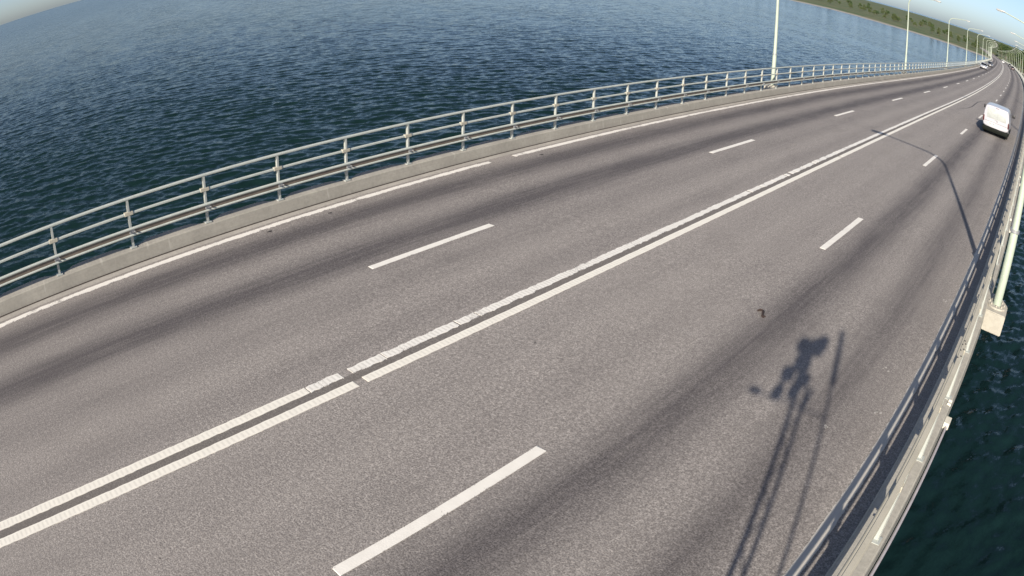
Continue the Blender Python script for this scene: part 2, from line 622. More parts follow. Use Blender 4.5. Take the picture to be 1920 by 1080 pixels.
# ---- the island shore where the bridge lands
def build_land():
    xs = np.concatenate([np.linspace(-3000, -400, 40), np.linspace(-380, 420, 120), np.linspace(450, 3000, 40)])
    ys = np.concatenate([np.linspace(500, 900, 110), np.linspace(930, 5000, 50)])
    verts, faces = [], []
    for y in ys:
        for x in xs:
            edge = 560 + .55 * max(0, -(x - 8)) ** .9 if x < 8 else 556 + .10 * (x - 8)
            edge += 6 * math.sin(x * .05) + 9 * math.sin(x * .017 + 1) + 2.5 * math.sin(x * .21)
            if x < -20:
                edge += 60 * min(1, (-20 - x) / 25)
            d = y - edge
            h = SEA_Z - 1.2 + 3.6 * (1 - math.exp(-max(0, d + 8) / 26)) if d > -8 else SEA_Z - 1.2
            h += .25 * math.sin(x * .11 + y * .07) * min(1, max(0, d / 30))
            h += 6 * (1 - math.exp(-max(0, d - 200) / 1200))
            # keep clear of the carriageway
            xc = float(np.interp(min(y, 1180), _Y, _X)); zc = float(np.interp(min(y, 1180), _Y, _Z))
            if abs(x - xc) < 11 and h > zc - .6:
                h = zc - .6
            verts.append((x, y, h))
    n = len(xs)
    for k in range(len(ys) - 1):
        for i in range(n - 1):
            faces.append((k * n + i, k * n + i + 1, (k + 1) * n + i + 1, (k + 1) * n + i))
    o = mesh_obj('shore', verts, faces, M['land'], smooth=True)
    o['kind'] = 'structure'
    return o
land = build_land()

# ---- carriageway
S0, S1 = -22.0, 900.0
ROAD_L, ROAD_R = -6.20, 6.52
lat = np.linspace(ROAD_L, ROAD_R, 15)
ss = s_steps(S0, S1)
road_prof = [(float(x), 0.0) for x in lat]
road = sweep('road', road_prof, S0, S1, M['asphalt'], closed=False, uvf=lambda x, s: (x, s))
road['kind'] = 'structure'

PZ = .006      # paint thickness

def painted_line(name, x0, x1, a, b, mat, jit=.0):
    """A painted stripe with slightly uneven edges and real thickness."""
    ss, s = [], a
    while s < b - 1e-6:
        ss.append(s)
        s += (.07 if s < 12 else .14) if s < 26 else (1.0 if s < 120 else 4.0)
    ss.append(b)
    verts, uvs, faces = [], [], []
    for s in ss:
        j = jit if s < 40 else 0
        l = x0 + random.uniform(-j, j * .4)
        r = x1 + random.uniform(-j * .4, j)
        for x, z, u in ((l, 0.0, 0), (l, PZ, 0), (r, PZ, 1), (r, 0.0, 1)):
            verts.append(at(s, x, z)); uvs.append((u, s))
    for k in range(len(ss) - 1):
        for i in range(3):
            faces.append((k * 4 + i, k * 4 + i + 1, k * 4 + i + 5, k * 4 + i + 4))
    faces.append((0, 1, 2, 3)); e = (len(ss) - 1) * 4
    faces.append((e + 3, e + 2, e + 1, e))
    return mesh_obj(name, verts, faces, mat, road, uvs)

# double centre line, broken at the joint and worn in places
cuts = [(-20, 4.00), (4.02, 4.56), (4.73, 5.31), (5.33, 6.71), (6.745, 7.14), (7.16, 16.45), (16.53, 17.20),
        (17.25, 18.0), (18.04, 18.9), (18.98, 19.15), (19.34, 19.62), (19.67, 20.45), (20.49, 21.2), (21.28, 21.5), (21.56, 23.7), (23.76, 33.0),
        (33.08, 41.0), (41.12, 43.5), (43.65, 45.0), (45.15, 56.0), (56.15, 890)]
for i, (a, b) in enumerate(cuts):
    painted_line('centre_line', -.228, -.078, a, b, M['paint_ribbed'] if i == 0 else M['paint_worn'], .008 if i == 0 else .020)
for a, b in ((-20, 4.60), (4.76, 23.2), (23.3, 39.5), (39.7, 890)):
    painted_line('centre_line', .078, .228, a, b, M['paint_ribbed'], .006)
# edge lines
for a, b in ((-20, 13.05), (13.95, 890)):
    painted_line('edge_line', -5.885, -5.73, a, b, M['paint_edge'], .014)
painted_line('edge_line', 6.078, 6.232, -20, 890, M['paint_dull'], .010)
# lane dashes: 3 m long, every 12 m
def dash_mesh():
    v = [(-.072, 0, 0), (.072, 0, 0), (.078, 3.0, 0), (-.070, 3.0, 0), (-.072, 0, PZ), (.072, 0.01, PZ), (.078, 3.0, PZ), (-.070, 2.985, PZ)]
    f = [(4, 5, 6, 7), (0, 1, 5, 4), (1, 2, 6, 5), (2, 3, 7, 6), (3, 0, 4, 7)]
    me = bpy.data.meshes.new('lane_dash')
    me.from_pydata(v, [], f)
    ul = me.uv_layers.new(name='UVMap')
    for lp in me.loops:
        co = me.vertices[lp.vertex_index].co
        ul.data[lp.index].uv = (.0 if co.x < 0 else 1.0, co.y)
    me.materials.append(M['paint'])
    return me
dm = dash_mesh()
for x, y0 in ((-2.655, 6.97), (2.752, 2.364)):
    k = -2
    while y0 + 12 * k < 880:
        s = y0 + 12 * k
        a = at(s, x, .002); b = at(s + 3, x, .002)
        d = (b - a).normalized()
        mw = Matrix.Translation(a) @ Matrix.Rotation(math.atan2(-d.x, d.y), 4, 'Z') @ Matrix.Rotation(math.asin(d.z), 4, 'X')
        if -15 < s:
            inst('lane_dash', dm, mw, road)
        k += 1
# concrete gutter and sealed joint along the left kerb
sweep('gutter', [(-6.172, .004), (-5.97, .004)], S0, S1, M['gutter'], road, closed=False)
sweep('joint', [(-6.227, .008), (-6.172, .008)], S0, S1, M['joint'], road, closed=False)
# old tar spots by the left edge
for s, x, a, b in ((8.0, -5.52, .05, .03), (6.5, -5.55, .06, .035), (14.6, -5.42, .07, .04), (31, 2.1, .08, .05)):
    vs_ = []
    for i in range(14):
        t = 2 * math.pi * i / 14
        k = 1 + .18 * math.sin(3 * t + s)
        vs_.append(at(s + a * k * math.sin(t), x + b * k * math.cos(t), .005))
    mesh_obj('tar_spot', vs_, [tuple(range(14))], M['tar'], road)

# pale splashes near the right edge line
for s, x, a in ((14.1, 5.89, .07), (10.42, 5.54, .08), (9.07, 5.87, .06), (8.2, 5.3, .03)):
    for q in range(5):
        ox, oy, r_ = random.uniform(-a, a), random.uniform(-a, a), random.uniform(.008, .024)
        vs_ = [at(s + oy + r_ * 1.4 * math.sin(2 * math.pi * i / 8), x + ox + r_ * math.cos(2 * math.pi * i / 8), .0045) for i in range(8)]
        mesh_obj('pale_splash', vs_, [tuple(range(8))], M['splash'], road)
# a long wavering tyre mark in the inner right lane
tm = [(50.5, .80), (52.34, .97), (54.55, 1.30), (57.21, 1.42), (61.0, 1.38), (63.91, 1.37), (66.19, 1.51), (68.37, 1.77), (70.5, 2.1)]
tv, tf = [], []
for i in range(60):
    s = 50.5 + 20 * i / 59
    x = float(np.interp(s, [p[0] for p in tm], [p[1] for p in tm]))
    w = .055 * math.sin(math.pi * min(1, max(.02, i / 59))) + .008
    tv += [at(s, x - w, .0035), at(s, x + w, .0035)]
    if i:
        b_ = 2 * i
        tf.append((b_ - 2, b_ - 1, b_ + 1, b_))
mesh_obj('tyre_mark', tv, tf, M['tyre_mark'], road)

# ================================================================== THE BRIDGE
bridge = thing('bridge', 'long concrete road bridge with pale edge beams running over the sea', 'bridge')
SB = 640.0
PER = 1.79958
PL0 = 1.8416            # first left post
PR0 = 0.77              # first right post
XL, XR = -6.37, 6.82

def left_kerb(s):
    d = ((s - PL0 + PER / 2) % PER) - PER / 2
    t = min(1.0, max(0.0, (abs(d) - .10) / .34)) if s < 90 else .75
    t = t * t * (3 - 2 * t)
    o = .10 * t
    return [(-6.228, -.02), (-6.262, .262), (-6.282, .285), (-6.405 - o, .298 + .034 * t), (-6.425 - o, .280 + .034 * t), (-6.45 - o, -.42), (-6.20, -.62), (-5.9, -.62)]

kst = []
s = -20.0
while s < SB:
    kst.append(s)
    s += .12 if s < 40 else (.3 if s < 90 else (2.0 if s < 300 else 5.0))
kst.append(SB)
kst = [x for x in kst]
sweep('kerb', left_kerb, 0, 0, M['kerb'], bridge, steps=kst)
right_kerb = [(6.505, -.02), (6.525, .272), (6.545, .292), (6.905, .305), (6.925, .285), (6.93, -.42), (6.6, -.62), (6.3, -.62)]
sweep('kerb', right_kerb, -20, SB, M['beam'], bridge)
sweep('deck_slab', [(-6.2, -.03), (6.5, -.03), (6.5, -.5), (4.0, -.75), (3.2, -2.4), (-2.9, -2.4), (-3.7, -.75), (-6.2, -.5)], -20, SB, M['beam'], bridge)
for k in range(19):
    sp = 20 + 34.0 * k
    if sp > SB - 10:
        break
    p = at(sp)
    bm = bmesh.new()
    box_mesh(bm, -2.8, 3.0, -.8, .8, SEA_Z - 3 - p.z, -2.35, .25)
    inst('pier', bm_mesh('pier', bm, M['beam']), frame_up(sp), bridge)
# sidelong conduit with its brackets, outside the right edge beam
for a, b in ((-15, 9.55), (22.0, 140.0)):
    cd = sweep('conduit', circle(6.985, -.02, .024, 8), a, b, M['conduit'], bridge, smooth=True)
for sp in (9.6, 21.9, 30.2, 5.1):
    bm = bmesh.new()
    box_mesh(bm, 6.90, 7.03, -.11, .11, -.06, .05, .012)
    cb = inst('conduit_bracket', bm_mesh('conduit_bracket', bm, M['white_metal']), frame(sp), bridge)
    for y0, y1 in ((-.06, -.01), (.05, .09)):
        bm = bmesh.new()
        box_mesh(bm, 6.86, 6.93, y0, y1, .29, .333, .006)
        c = bpy.data.objects.new('bracket_clip', bm_mesh('bracket_clip', bm, M['white_metal']))
        COL.objects.link(c); c.parent = cb

# ---- railings
def guard_profiles(sg, xp):
    """Guard beam on the road side of the posts: two rounded lips and a recessed web."""
    xg = xp - sg * .10
    return circle(xg, .714, .030, 10), circle(xg, .577, .023, 10), [(xg + sg * .005, .70), (xg + sg * .03, .70), (xg + sg * .03, .585), (xg + sg * .005, .585)]

def top_profile(xp):
    return [(xp - .035, 1.294), (xp - .035, 1.320), (xp - .026, 1.332), (xp + .026, 1.332), (xp + .035, 1.320), (xp + .035, 1.294), (xp + .024, 1.280), (xp - .024, 1.280)]

def mid_profile(xp, dz=0.0):
    p = [(-.024, .976), (-.028, .984), (-.028, 1.014), (-.02, 1.022), (.02, 1.022), (.028, 1.014), (.028, .984), (.024, .976)]
    return [(xp + x, z + dz) for x, z in p]

def post_mesh():
    bm = bmesh.new()
    box_mesh(bm, -.030, .030, -.008, .008, -.05, .976)       # web of the H section
    box_mesh(bm, -.034, -.029, -.023, .023, -.05, .976)
    box_mesh(bm, .029, .034, -.023, .023, -.05, .976)
    box_mesh(bm, -.07, .07, -.07, .07, -.012, .008)          # foot plate
    return bm_mesh('post', bm, M['post'])

def sleeve_mesh():
    bm = bmesh.new()
    box_mesh(bm, -.040, .040, -.10, .10, .662, .735, .006)
    return bm_mesh('rail_sleeve', bm, M['rail'])

def bolt_mesh(sg):
    bm = bmesh.new()
    for dy in (-.055, .055):
        tube_mesh(bm, [(-sg * .11, dy, .343), (-sg * .16, dy, .343)], [.016, .016], 6)
    box_mesh(bm, -.10 if sg > 0 else .03, -.03 if sg > 0 else .10, -.05, .05, .28, .40, .004)
    return bm_mesh('guard_bracket', bm, M['steel'])

pm, sm = post_mesh(), sleeve_mesh()
def railing(label, sg, xp, p0):
    r = thing('railing', label, 'railing', None, None)
    RM = M['rail'] if sg > 0 else M['rail_green']
    sweep('top_rail', top_profile(xp), -16, SB, RM, r)
    sweep('middle_rail', mid_profile(xp, .10 if sg > 0 else 0.0), -16, SB, RM, r)
    u, l, w = guard_profiles(sg, xp)
    sweep('guard_rail', u, -16, SB, RM, r, smooth=True)
    sweep('guard_rail', l, -16, SB, RM, r, smooth=True)
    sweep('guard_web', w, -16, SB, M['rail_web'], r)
    bmesh_ = bolt_mesh(sg)
    k0 = int(math.floor((-15 - p0) / PER)) + 1
    far = bmesh.new()
    for k in range(k0, 1000):
        s = p0 + PER * k
        if s > SB:
            break
        mw = frame_up(s, xp, .304)
        if k - k0 < 300:
            po = inst('post', pm, mw, r)
            if s < 75:
                for nm, mm in (('rail_sleeve', sm), ('guard_bracket', bmesh_)):
                    c = bpy.data.objects.new(nm, mm)
                    COL.objects.link(c)
                    c.parent = po
                    if nm == 'rail_sleeve' and sg > 0:
                        c.location.z = .10
        else:
            tmp = bmesh.new(); box_mesh(tmp, -.035, .035, -.035, .035, -.05, .976)
            tmp.transform(mw)
            me = bpy.data.meshes.new('t'); tmp.to_mesh(me); tmp.free(); far.from_mesh(me); bpy.data.meshes.remove(me)
    o = bpy.data.objects.new('far_post', bm_mesh('far_post', far, M['post']))
    COL.objects.link(o); o.parent = r; o['kind'] = 'stuff'
    return r
rail_l = railing('pale steel bridge railing on the far side, open sea right behind it', -1, XL, PL0)
rail_r = railing('pale steel bridge railing at the right edge, seen from above, lamp post beside it', 1, XR, PR0)
# splice bolts on the right top rail
for s, x in ((10.55, -.02), (10.62, .02), (10.80, -.02), (10.86, .02), (11.0, -.025), (11.05, .02), (11.14, -.01)):
    bm = bmesh.new()
    tube_mesh(bm, [(0, 0, 0), (0, 0, .010)], [.013, .011], 6)
    inst('splice_bolt', bm_mesh('splice_bolt', bm, M['black']), frame(s - 1.6, XR + x, 1.331), rail_r)

# ================================================================== STREET LAMPS
LAMP_STEP = 34.2
def lamp_meshes():
    z1 = 7.55
    bm = bmesh.new()
    tube_mesh(bm, [(0, 0, .0), (0, 0, 1.62), (0, 0, 1.64), (0, 0, z1 - .9)], [.104, .100, .084, .052], 20)
    pole = bm_mesh('pole', bm, M['lamp'], True)
    bm = bmesh.new()
    pts, rad = [], []
    for i in range(9):
        t = math.pi / 2 * i / 8 * .92
        pts.append((-(1 - math.cos(t)) * .9, 0, z1 - .92 + math.sin(t) * .9)); rad.append(.062 - .012 * i / 8)
    ex, ez = pts[-1][0], pts[-1][2]
    for i in range(1, 5):
        pts.append((ex - 1.95 * i / 4, 0, ez + .30 * i / 4)); rad.append(.050 - .012 * i / 4)
    tube_mesh(bm, pts, rad, 12)
    arm = bm_mesh('arm', bm, M['lamp'], True)
    hx, hz = pts[-1][0], pts[-1][2]
    bm = bmesh.new()
    box_mesh(bm, hx - .68, hx + .06, -.15, .15, hz - .05, hz + .07, .045)
    head = bm_mesh('lamp_head', bm, M['lamp_head'], True)
    bm = bmesh.new()
    box_mesh(bm, hx - .60, hx - .18, -.11, .11, hz - .085, hz - .048, .02)
    lens = bm_mesh('lens', bm, M['lens'], True)
    bm = bmesh.new()
    tube_mesh(bm, [(0, 0, 0), (0, 0, .035)], [.25, .25], 24)
    for i in range(8):
        t = 2 * math.pi * i / 8
        tube_mesh(bm, [(.19 * math.cos(t), .19 * math.sin(t), .03), (.19 * math.cos(t), .19 * math.sin(t), .075)], [.02, .02], 6)
    flange = bm_mesh('flange', bm, M['beam'])
    bm = bmesh.new()
    tube_mesh(bm, [(0, 0, 1.60), (0, 0, 1.66)], [.124, .122], 20)
    collar = bm_mesh('collar', bm, M['steel'])
    bm = bmesh.new()
    # concrete console carrying the lamp, chamfered at the back
    o = [(-.27, -.50), (.30, -.50), (.30, .12), (.08, .52), (-.27, .60)]
    lo = [bm.verts.new((x, y, -.44)) for x, y in o]
    hi = [bm.verts.new((x, y, -.002)) for x, y in o]
    bm.faces.new(hi); bm.faces.new(lo[::-1])
    for i in range(5):
        bm.faces.new((lo[i], lo[(i + 1) % 5], hi[(i + 1) % 5], hi[i]))
    bmesh.ops.bevel(bm, geom=bm.edges[:], offset=.018, segments=2, affect='EDGES')
    console = bm_mesh('lamp_console', bm, M['beam'])
    return pole, arm, head, lens, flange, collar, console
LM = lamp_meshes()
def street_lamp(s, side, label, group=None):
    """side +1: right edge, arm over the road to the left; -1: mirrored by turning it round."""
    x = 7.14 if side > 0 else -6.80
    z = .28
    mw = frame_up(s, x, z)
    if side < 0:
        mw = mw @ Matrix.Rotation(math.pi, 4, 'Z')
    t = thing('street_lamp', label, 'street lamp', mw, group)
    for nm, me in zip(('pole', 'arm', 'lamp_head', 'lens', 'flange', 'collar'), LM[:6]):
        o = bpy.data.objects.new(nm, me)
        COL.objects.link(o)
        o.parent = t
    if s < SB:
        mwc = frame_up(s + .08, 7.13 if side > 0 else -6.78, z)
        if side < 0:
            mwc = mwc @ Matrix.Rotation(math.pi, 4, 'Z') @ Matrix.Scale(-1, 4, (0, 1, 0))
        inst('lamp_console', LM[6], mwc, bridge)
    return t
GR = 'far street lamps along the right side of the road'
GL = 'far street lamps along the left side of the road'
for k in range(22):
    s = 14.3 + LAMP_STEP * k
    if k == 0:
        lb = 'pale green lamp post on a concrete console outside the nearest right railing'
    elif k == 1:
        lb = 'second pale lamp post on the right side, beside the white van'
    else:
        lb = 'pale lamp post in the far row along the right side, green trees behind'
    street_lamp(s, 1, lb, GR if k > 1 else None)
for k in range(21):
    s = 33.0 + 33.6 * k
    lb = ('thick pale lamp post nearest behind the left railing, sea behind it' if k == 0 else
          'second pale lamp post behind the left railing, thinner than the nearest one' if k == 1 else
          'thin distant lamp post in the row behind the left railing')
    street_lamp(s, -1, lb, GL if k > 1 else None)

# ================================================================== MAST THAT CARRIES THE CAMERAS (its shadow lies on the road)
mast = thing('camera_mast', 'slim mast with road cameras whose shadow falls across the near right lane', 'mast', Matrix.Translation((7.20, -.55, -.1)))
def mpart(name, bm, mat, smooth=True):
    o = bpy.data.objects.new(name, bm_mesh(name, bm, mat, smooth))
    COL.objects.link(o); o.parent = mast
    return o
def mbox(name, a, bev=.03, mat='white_metal'):
    a = (*a[:4], a[4] * .945, a[5] * .945); bm = bmesh.new(); box_mesh(bm, *a, bev); return mpart(name, bm, M[mat])
def mtube(name, pts, rad, n=10, mat='steel'):
    bm = bmesh.new(); tube_mesh(bm, [(x, y, z * .945) for x, y, z in pts], rad, n); return mpart(name, bm, M[mat])
mtube('mast_tube', [(-.075, 0, 0), (-.075, 0, 5.35)], [.036, .034], 12)
mtube('mast_tube', [(.075, 0, 0), (.075, 0, 5.35)], [.028, .026], 12)
for i in range(17):
    mtube('brace', [(-.075 if i % 2 else .075, 0, .3 + i * .29), (.075 if i % 2 else -.075, 0, .58 + i * .29)], [.011, .011], 6)
mtube('antenna', [(.47, -.05, 0), (.47, -.05, 5.55), (.47, -.05, 5.56), (.47, -.05, 6.50)], [.022, .022, .052, .046])
mtube('crossarm', [(-.66, -.05, 5.02), (.50, -.05, 5.06)], [.012, .012], 8)
mbox('camera_housing', (-.76, -.58, -.12, .0, 4.99, 5.06))
mbox('camera_housing', (-.40, -.26, -.2, .02, 5.06, 5.22))
mbox('camera_housing', (-.16, -.02, -.2, .02, 5.16, 5.34))
mtube('camera_dome', [(-.30, .04, 5.30), (-.30, .04, 5.44), (-.30, .04, 5.50)], [.10, .11, .05], 14, 'white_metal')
mtube('bracket_arm', [(-.42, -.05, 5.02), (-.28, -.05, 5.38)], [.03, .03], 8)
mtube('bracket_arm', [(.10, -.05, 5.02), (.18, -.05, 5.36)], [.03, .03], 8)
mtube('mast_head', [(-.06, -.05, 5.3), (-.04, -.05, 6.0)], [.085, .06])
mbox('control_box', (-.24, .02, -.12, .12, 5.52, 5.80), .07)
mbox('control_box', (-.14, .08, -.1, .1, 5.36, 5.50), .04)
mbox('camera_housing', (-.26, -.08, -.2, .08, 5.88, 6.08), .05)
mbox('camera_housing', (-.06, .22, -.3, .10, 5.96, 6.14), .06)
mbox('camera_housing', (.06, .24, -.3, .10, 6.08, 6.24), .06)
mbox('mast_console', (-.3, .6, -.3, .3, -.34, .38), .03, 'beam')

# ================================================================== VEHICLES
def loft(stations, mat, name, level=2):
    """stations: [(y, [(x, z), ...half profile from bottom centre to top centre])]"""
    bm = bmesh.new()
    rows = []
    for y, pts in stations:
        row = [bm.verts.new((x, y, z)) for x, z in pts]
        lrow = [row[i] if abs(pts[i][0]) < 1e-6 else bm.verts.new((-pts[i][0], y, pts[i][1])) for i in range(len(pts))]
        rows.append((row, lrow))
    for a, b in zip(rows[:-1], rows[1:]):
        for side in (0, 1):
            for i in range(len(a[0]) - 1):
                q = (a[side][i], a[side][i + 1], b[side][i + 1], b[side][i])
                bm.faces.new(q if side == 0 else q[::-1])
    for rr, flip in ((rows[0], False), (rows[-1], True)):
        n = len(rr[0])
        for i in range(n - 1):
            q = []
            for v in (rr[1][i], rr[0][i], rr[0][i + 1], rr[1][i + 1]):
                if v not in q:
                    q.append(v)
            if len(q) > 2:
                bm.faces.new(q if not flip else q[::-1])
    me = bm_mesh(name, bm, mat, True)
    return me

def add_part(t, name, me, subsurf=0, parent=None, loc=None, rot=None):
    o = bpy.data.objects.new(name, me)
    COL.objects.link(o)
    o.parent = parent or t
    if loc:
        o.location = loc
    if rot:
        o.rotation_euler = rot
    if subsurf:
        md = o.modifiers.new('sub', 'SUBSURF'); md.levels = subsurf; md.render_levels = subsurf
    return o

def wheel_meshes(r, w):
    bm = bmesh.new()
    prof = [(-w / 2, r * .62), (-w / 2, r * .92), (-w / 2 + .03, r), (w / 2 - .03, r), (w / 2, r * .92), (w / 2, r * .62)]
    n = 24
    rings = [[bm.verts.new((x, q * math.cos(2 * math.pi * k / n), q * math.sin(2 * math.pi * k / n))) for k in range(n)] for x, q in prof]
    for a, b in zip(rings[:-1], rings[1:]):
        for k in range(n):
            bm.faces.new((a[k], a[(k + 1) % n], b[(k + 1) % n], b[k]))
    ty = bm_mesh('tyre', bm, M['tyre'], True)
    bm = bmesh.new()
    tube_mesh(bm, [(-w / 2 + .03, 0, 0), (w / 2 - .03, 0, 0)], [r * .62, r * .62], 20)
    for sg in (-1, 1):
        for k in range(5):
            t = 2 * math.pi * k / 5
            tube_mesh(bm, [(sg * (w / 2 - .02), 0, 0), (sg * (w / 2 - .015), r * .56 * math.cos(t), r * .56 * math.sin(t))], [.05, .035], 6)
    return ty, bm_mesh('rim', bm, M['rim'], True)

def add_wheels(t, r, w, xt, ys):
    ty, ri = wheel_meshes(r, w)
    for y in ys:
        for x in (-xt, xt):
            e = add_part(t, 'wheel', ty, loc=(x, y, r))
            add_part(t, 'rim', ri, parent=e)

def bx(name, a, mat, bev=.01, smooth=False):
    bm = bmesh.new()
    box_mesh(bm, *a, bev)
    return bm_mesh(name, bm, mat, smooth)

def panel_van(mw, label):
    t = thing('van', label, 'van', mw)
    def prof(zb, zt, wb, wm, wt):
        h = zt - zb
        return [(0, zb), (wb * .75, zb), (wb, zb + .05), (wm, zb + .22 * h), (wm, zb + .5 * h), (wt + (wm - wt) * .35, zb + .78 * h), (wt, zt - .13),
                (wt - .07, zt - .035), (wt - .26, zt), (0, zt + .015)]
    st = [(0.0, prof(.52, 1.90, .86, .90, .80)), (.03, prof(.50, 1.93, .90, .935, .825)), (.12, prof(.46, 1.95, .93, .95, .835)),
          (1.2, prof(.36, 1.965, .94, .955, .84)), (2.8, prof(.36, 1.955, .94, .955, .84)), (3.25, prof(.36, 1.91, .94, .955, .82)),
          (3.75, prof(.36, 1.52, .94, .95, .78)), (4.12, prof(.34, 1.22, .93, .945, .82)), (4.55, prof(.32, 1.08, .90, .92, .80)),
          (4.85, prof(.32, .92, .80, .84, .72)), (4.92, prof(.34, .80, .72, .76, .66))]
    add_part(t, 'body', loft(st, M['van_white'], 'body'), 1)
    # rear bumper and sills
    add_part(t, 'bumper', bx('bumper', (-.93, .93, -.09, .16, .22, .52), M['bumper'], .05, True))
    add_part(t, 'front_bumper', bx('front_bumper', (-.88, .88, 4.7, 4.98, .22, .56), M['bumper'], .05, True))
    for sg in (-1, 1):
        add_part(t, 'sill', bx('sill', (sg * .94 - .03, sg * .94 + .03, .5, 4.3, .24, .42), M['bumper'], .015))
    # rear doors: recessed panels, centre seam, handle, hinges, plate, emblem
    add_part(t, 'tailgate_panel', bx('tailgate_panel', (-.70, .70, -.018, .05, 1.10, 1.78), M['van_panel'], .03, True))
    add_part(t, 'tailgate_seam', bx('tailgate_seam', (-.80, .80, -.006, .02, .868, .880), M['bumper'], .001))
    for sg in (-1, 1):
        add_part(t, 'tail_light', bx('tail_light', (sg * .90 - .05, sg * .90 + .045, -.02, .09, .80, 1.18), M['red'], .02, True))
        add_part(t, 'mirror', bx('mirror', (sg * 1.12 - .12, sg * 1.12 + .12, 3.45, 3.57, 1.32, 1.58), M['black'], .035, True))
        add_part(t, 'side_window', bx('side_window', (sg * .905 - .012, sg * .905 + .012, 2.65, 3.35, 1.24, 1.62), M['glass'], .01))
    add_part(t, 'handle', bx('handle', (.02, .12, -.03, -.005, .99, 1.02), M['black'], .008))
    pl = add_part(t, 'number_plate', bx('number_plate', (-.56, -.04, -.028, -.006, .70, .82), M['plate'], .004))
    for i in range(6):
        if i == 3:
            continue
        add_part(t, 'plate_mark', bx('plate_mark', (-.50 + i * .07, -.455 + i * .07, -.033, -.026, .725, .795), M['black'], .002), parent=pl)
    add_part(t, 'emblem', bx('emblem', (-.10, .06, -.022, -.004, 1.055, 1.10), M['steel'], .006))
    add_part(t, 'brake_light', bx('brake_light', (-.12, .12, -.012, .03, 1.845, 1.872), M['red'], .006))
    # windscreen lies on the sloped front of the body
    v = [(-.74, 3.30, 1.865), (.74, 3.30, 1.865), (.82, 4.02, 1.345), (-.82, 4.02, 1.345)]
    o = mesh_obj('windscreen', [(x, y + .03, z + .025) for x, y, z in v] + [(x, y, z - .02) for x, y, z in v],
                 [(0, 1, 2, 3), (7, 6, 5, 4), (0, 4, 5, 1), (1, 5, 6, 2), (2, 6, 7, 3), (3, 7, 4, 0)], M['glass'], t)
    add_wheels(t, .335, .215, .80, (.92, 3.95))
    return t

def passenger_car(mw, label, paint, tall=1.46, length=4.5, estate=False):
    t = thing('car', label, 'car', mw)
    k = length / 4.5
    def prof(zb, zt, wb, wm, wt):
        h = zt - zb
        return [(0, zb), (wb * .8, zb), (wb, zb + .06), (wm, zb + .35 * h), (wm, zb + .65 * h), (wt, zt - .05), (wt - .12, zt), (0, zt + .02)]
    st = [(0, prof(.38, .80, .66, .74, .66)), (.10, prof(.28, .92, .80, .85, .74)), (.6, prof(.22, .98, .86, .89, .80)), (1.4, prof(.20, .97, .87, .90, .82)),
          (2.6, prof(.20, .96, .87, .90, .82)), (3.3, prof(.20, .95, .87, .90, .80)), (3.9, prof(.22, .86, .84, .88, .76)), (4.3, prof(.24, .76, .78, .82, .70)), (4.5, prof(.34, .66, .62, .68, .6))]
    st = [(y * k, p) for y, p in st]
    add_part(t, 'body', loft(st, M[paint], 'body'), 1)
    def cab(z0, z1, w0, w1):
        return [(0, z0), (w0, z0), (w0 + (w1 - w0) * .5, (z0 + z1) / 2), (w1, z1 - .05), (w1 - .1, z1), (0, z1 + .015)]
    r0 = .25 if estate else .55
    cs = [(r0, cab(.93, .97, .70, .66)), (r0 + .35, cab(.93, tall - .08, .80, .62)), (1.25, cab(.93, tall - .01, .81, .60)), (2.1, cab(.93, tall - .01, .81, .60)),
          (2.55, cab(.93, tall - .08, .81, .60)), (3.25, cab(.92, .97, .76, .70))]
    add_part(t, 'windows', loft([(y * k, p) for y, p in cs], M['glass'], 'windows'), 1)
    roof = [(r0 + .38, [(0, tall - .085), (.54, tall - .09), (.56, tall - .07), (.46, tall - .03), (0, tall - .02)]),
            (1.25, [(0, tall - .03), (.58, tall - .05), (.60, tall - .02), (.48, tall + .018), (0, tall + .03)]),
            (2.1, [(0, tall - .03), (.58, tall - .05), (.60, tall - .02), (.48, tall + .018), (0, tall + .03)]),
            (2.5, [(0, tall - .10), (.54, tall - .09), (.56, tall - .07), (.46, tall - .04), (0, tall - .03)])]
    add_part(t, 'roof', loft([(y * k, p) for y, p in roof], M[paint], 'roof'), 1)
    for sg in (-1, 1):
        add_part(t, 'headlight', bx('headlight', (sg * .62 - .14, sg * .62 + .14, 4.20 * k, 4.36 * k, .60, .72), M['headlight'], .03, True))
        add_part(t, 'tail_light', bx('tail_light', (sg * .68 - .12, sg * .68 + .12, .0, .12, .74, .88), M['red'], .03, True))
        add_part(t, 'mirror', bx('mirror', (sg * .97 - .09, sg * .97 + .09, 2.85 * k, 2.97 * k, .95, 1.08), M[paint], .03, True))
    add_part(t, 'number_plate', bx('number_plate', (-.26, .26, -.012, .06, .55, .66), M['plate'], .004))
    add_part(t, 'number_plate', bx('number_plate', (-.26, .26, 4.42 * k, 4.53 * k, .40, .51), M['plate'], .004))
    add_part(t, 'grille', bx('grille', (-.42, .42, 4.36 * k, 4.50 * k, .36, .56), M['black'], .03, True))
    add_wheels(t, .31, .20, .78, (.85 * k, 3.55 * k))
    return t

panel_van(frame(42.9, 4.58, .006) @ Matrix.Diagonal((1, 1, .91, 1)), 'white windowless panel van with a dark bumper driving away in the right lane')
def oncoming(s, x):
    return frame(s, x, .006) @ Matrix.Rotation(math.pi, 4, 'Z')
passenger_car(oncoming(164, -4.35), 'silver car coming towards the camera in the outer left lane', 'silver', 1.5, 4.6, True)
passenger_car(oncoming(204, -4.1), 'dark grey car right behind the oncoming silver car', 'car_grey', 1.5, 4.5)
passenger_car(frame(284, 4.6, .006), 'dark red car driving away ahead of the white van', 'car_dark', 1.55, 4.3)
passenger_car(frame(352, 4.4, .006), 'black car driving away, beyond the dark red car', 'car_black', 1.5, 4.4)
passenger_car(frame(410, 1.35, .006), 'white car far off beside the double centre line', 'car_white', 1.6, 4.6)

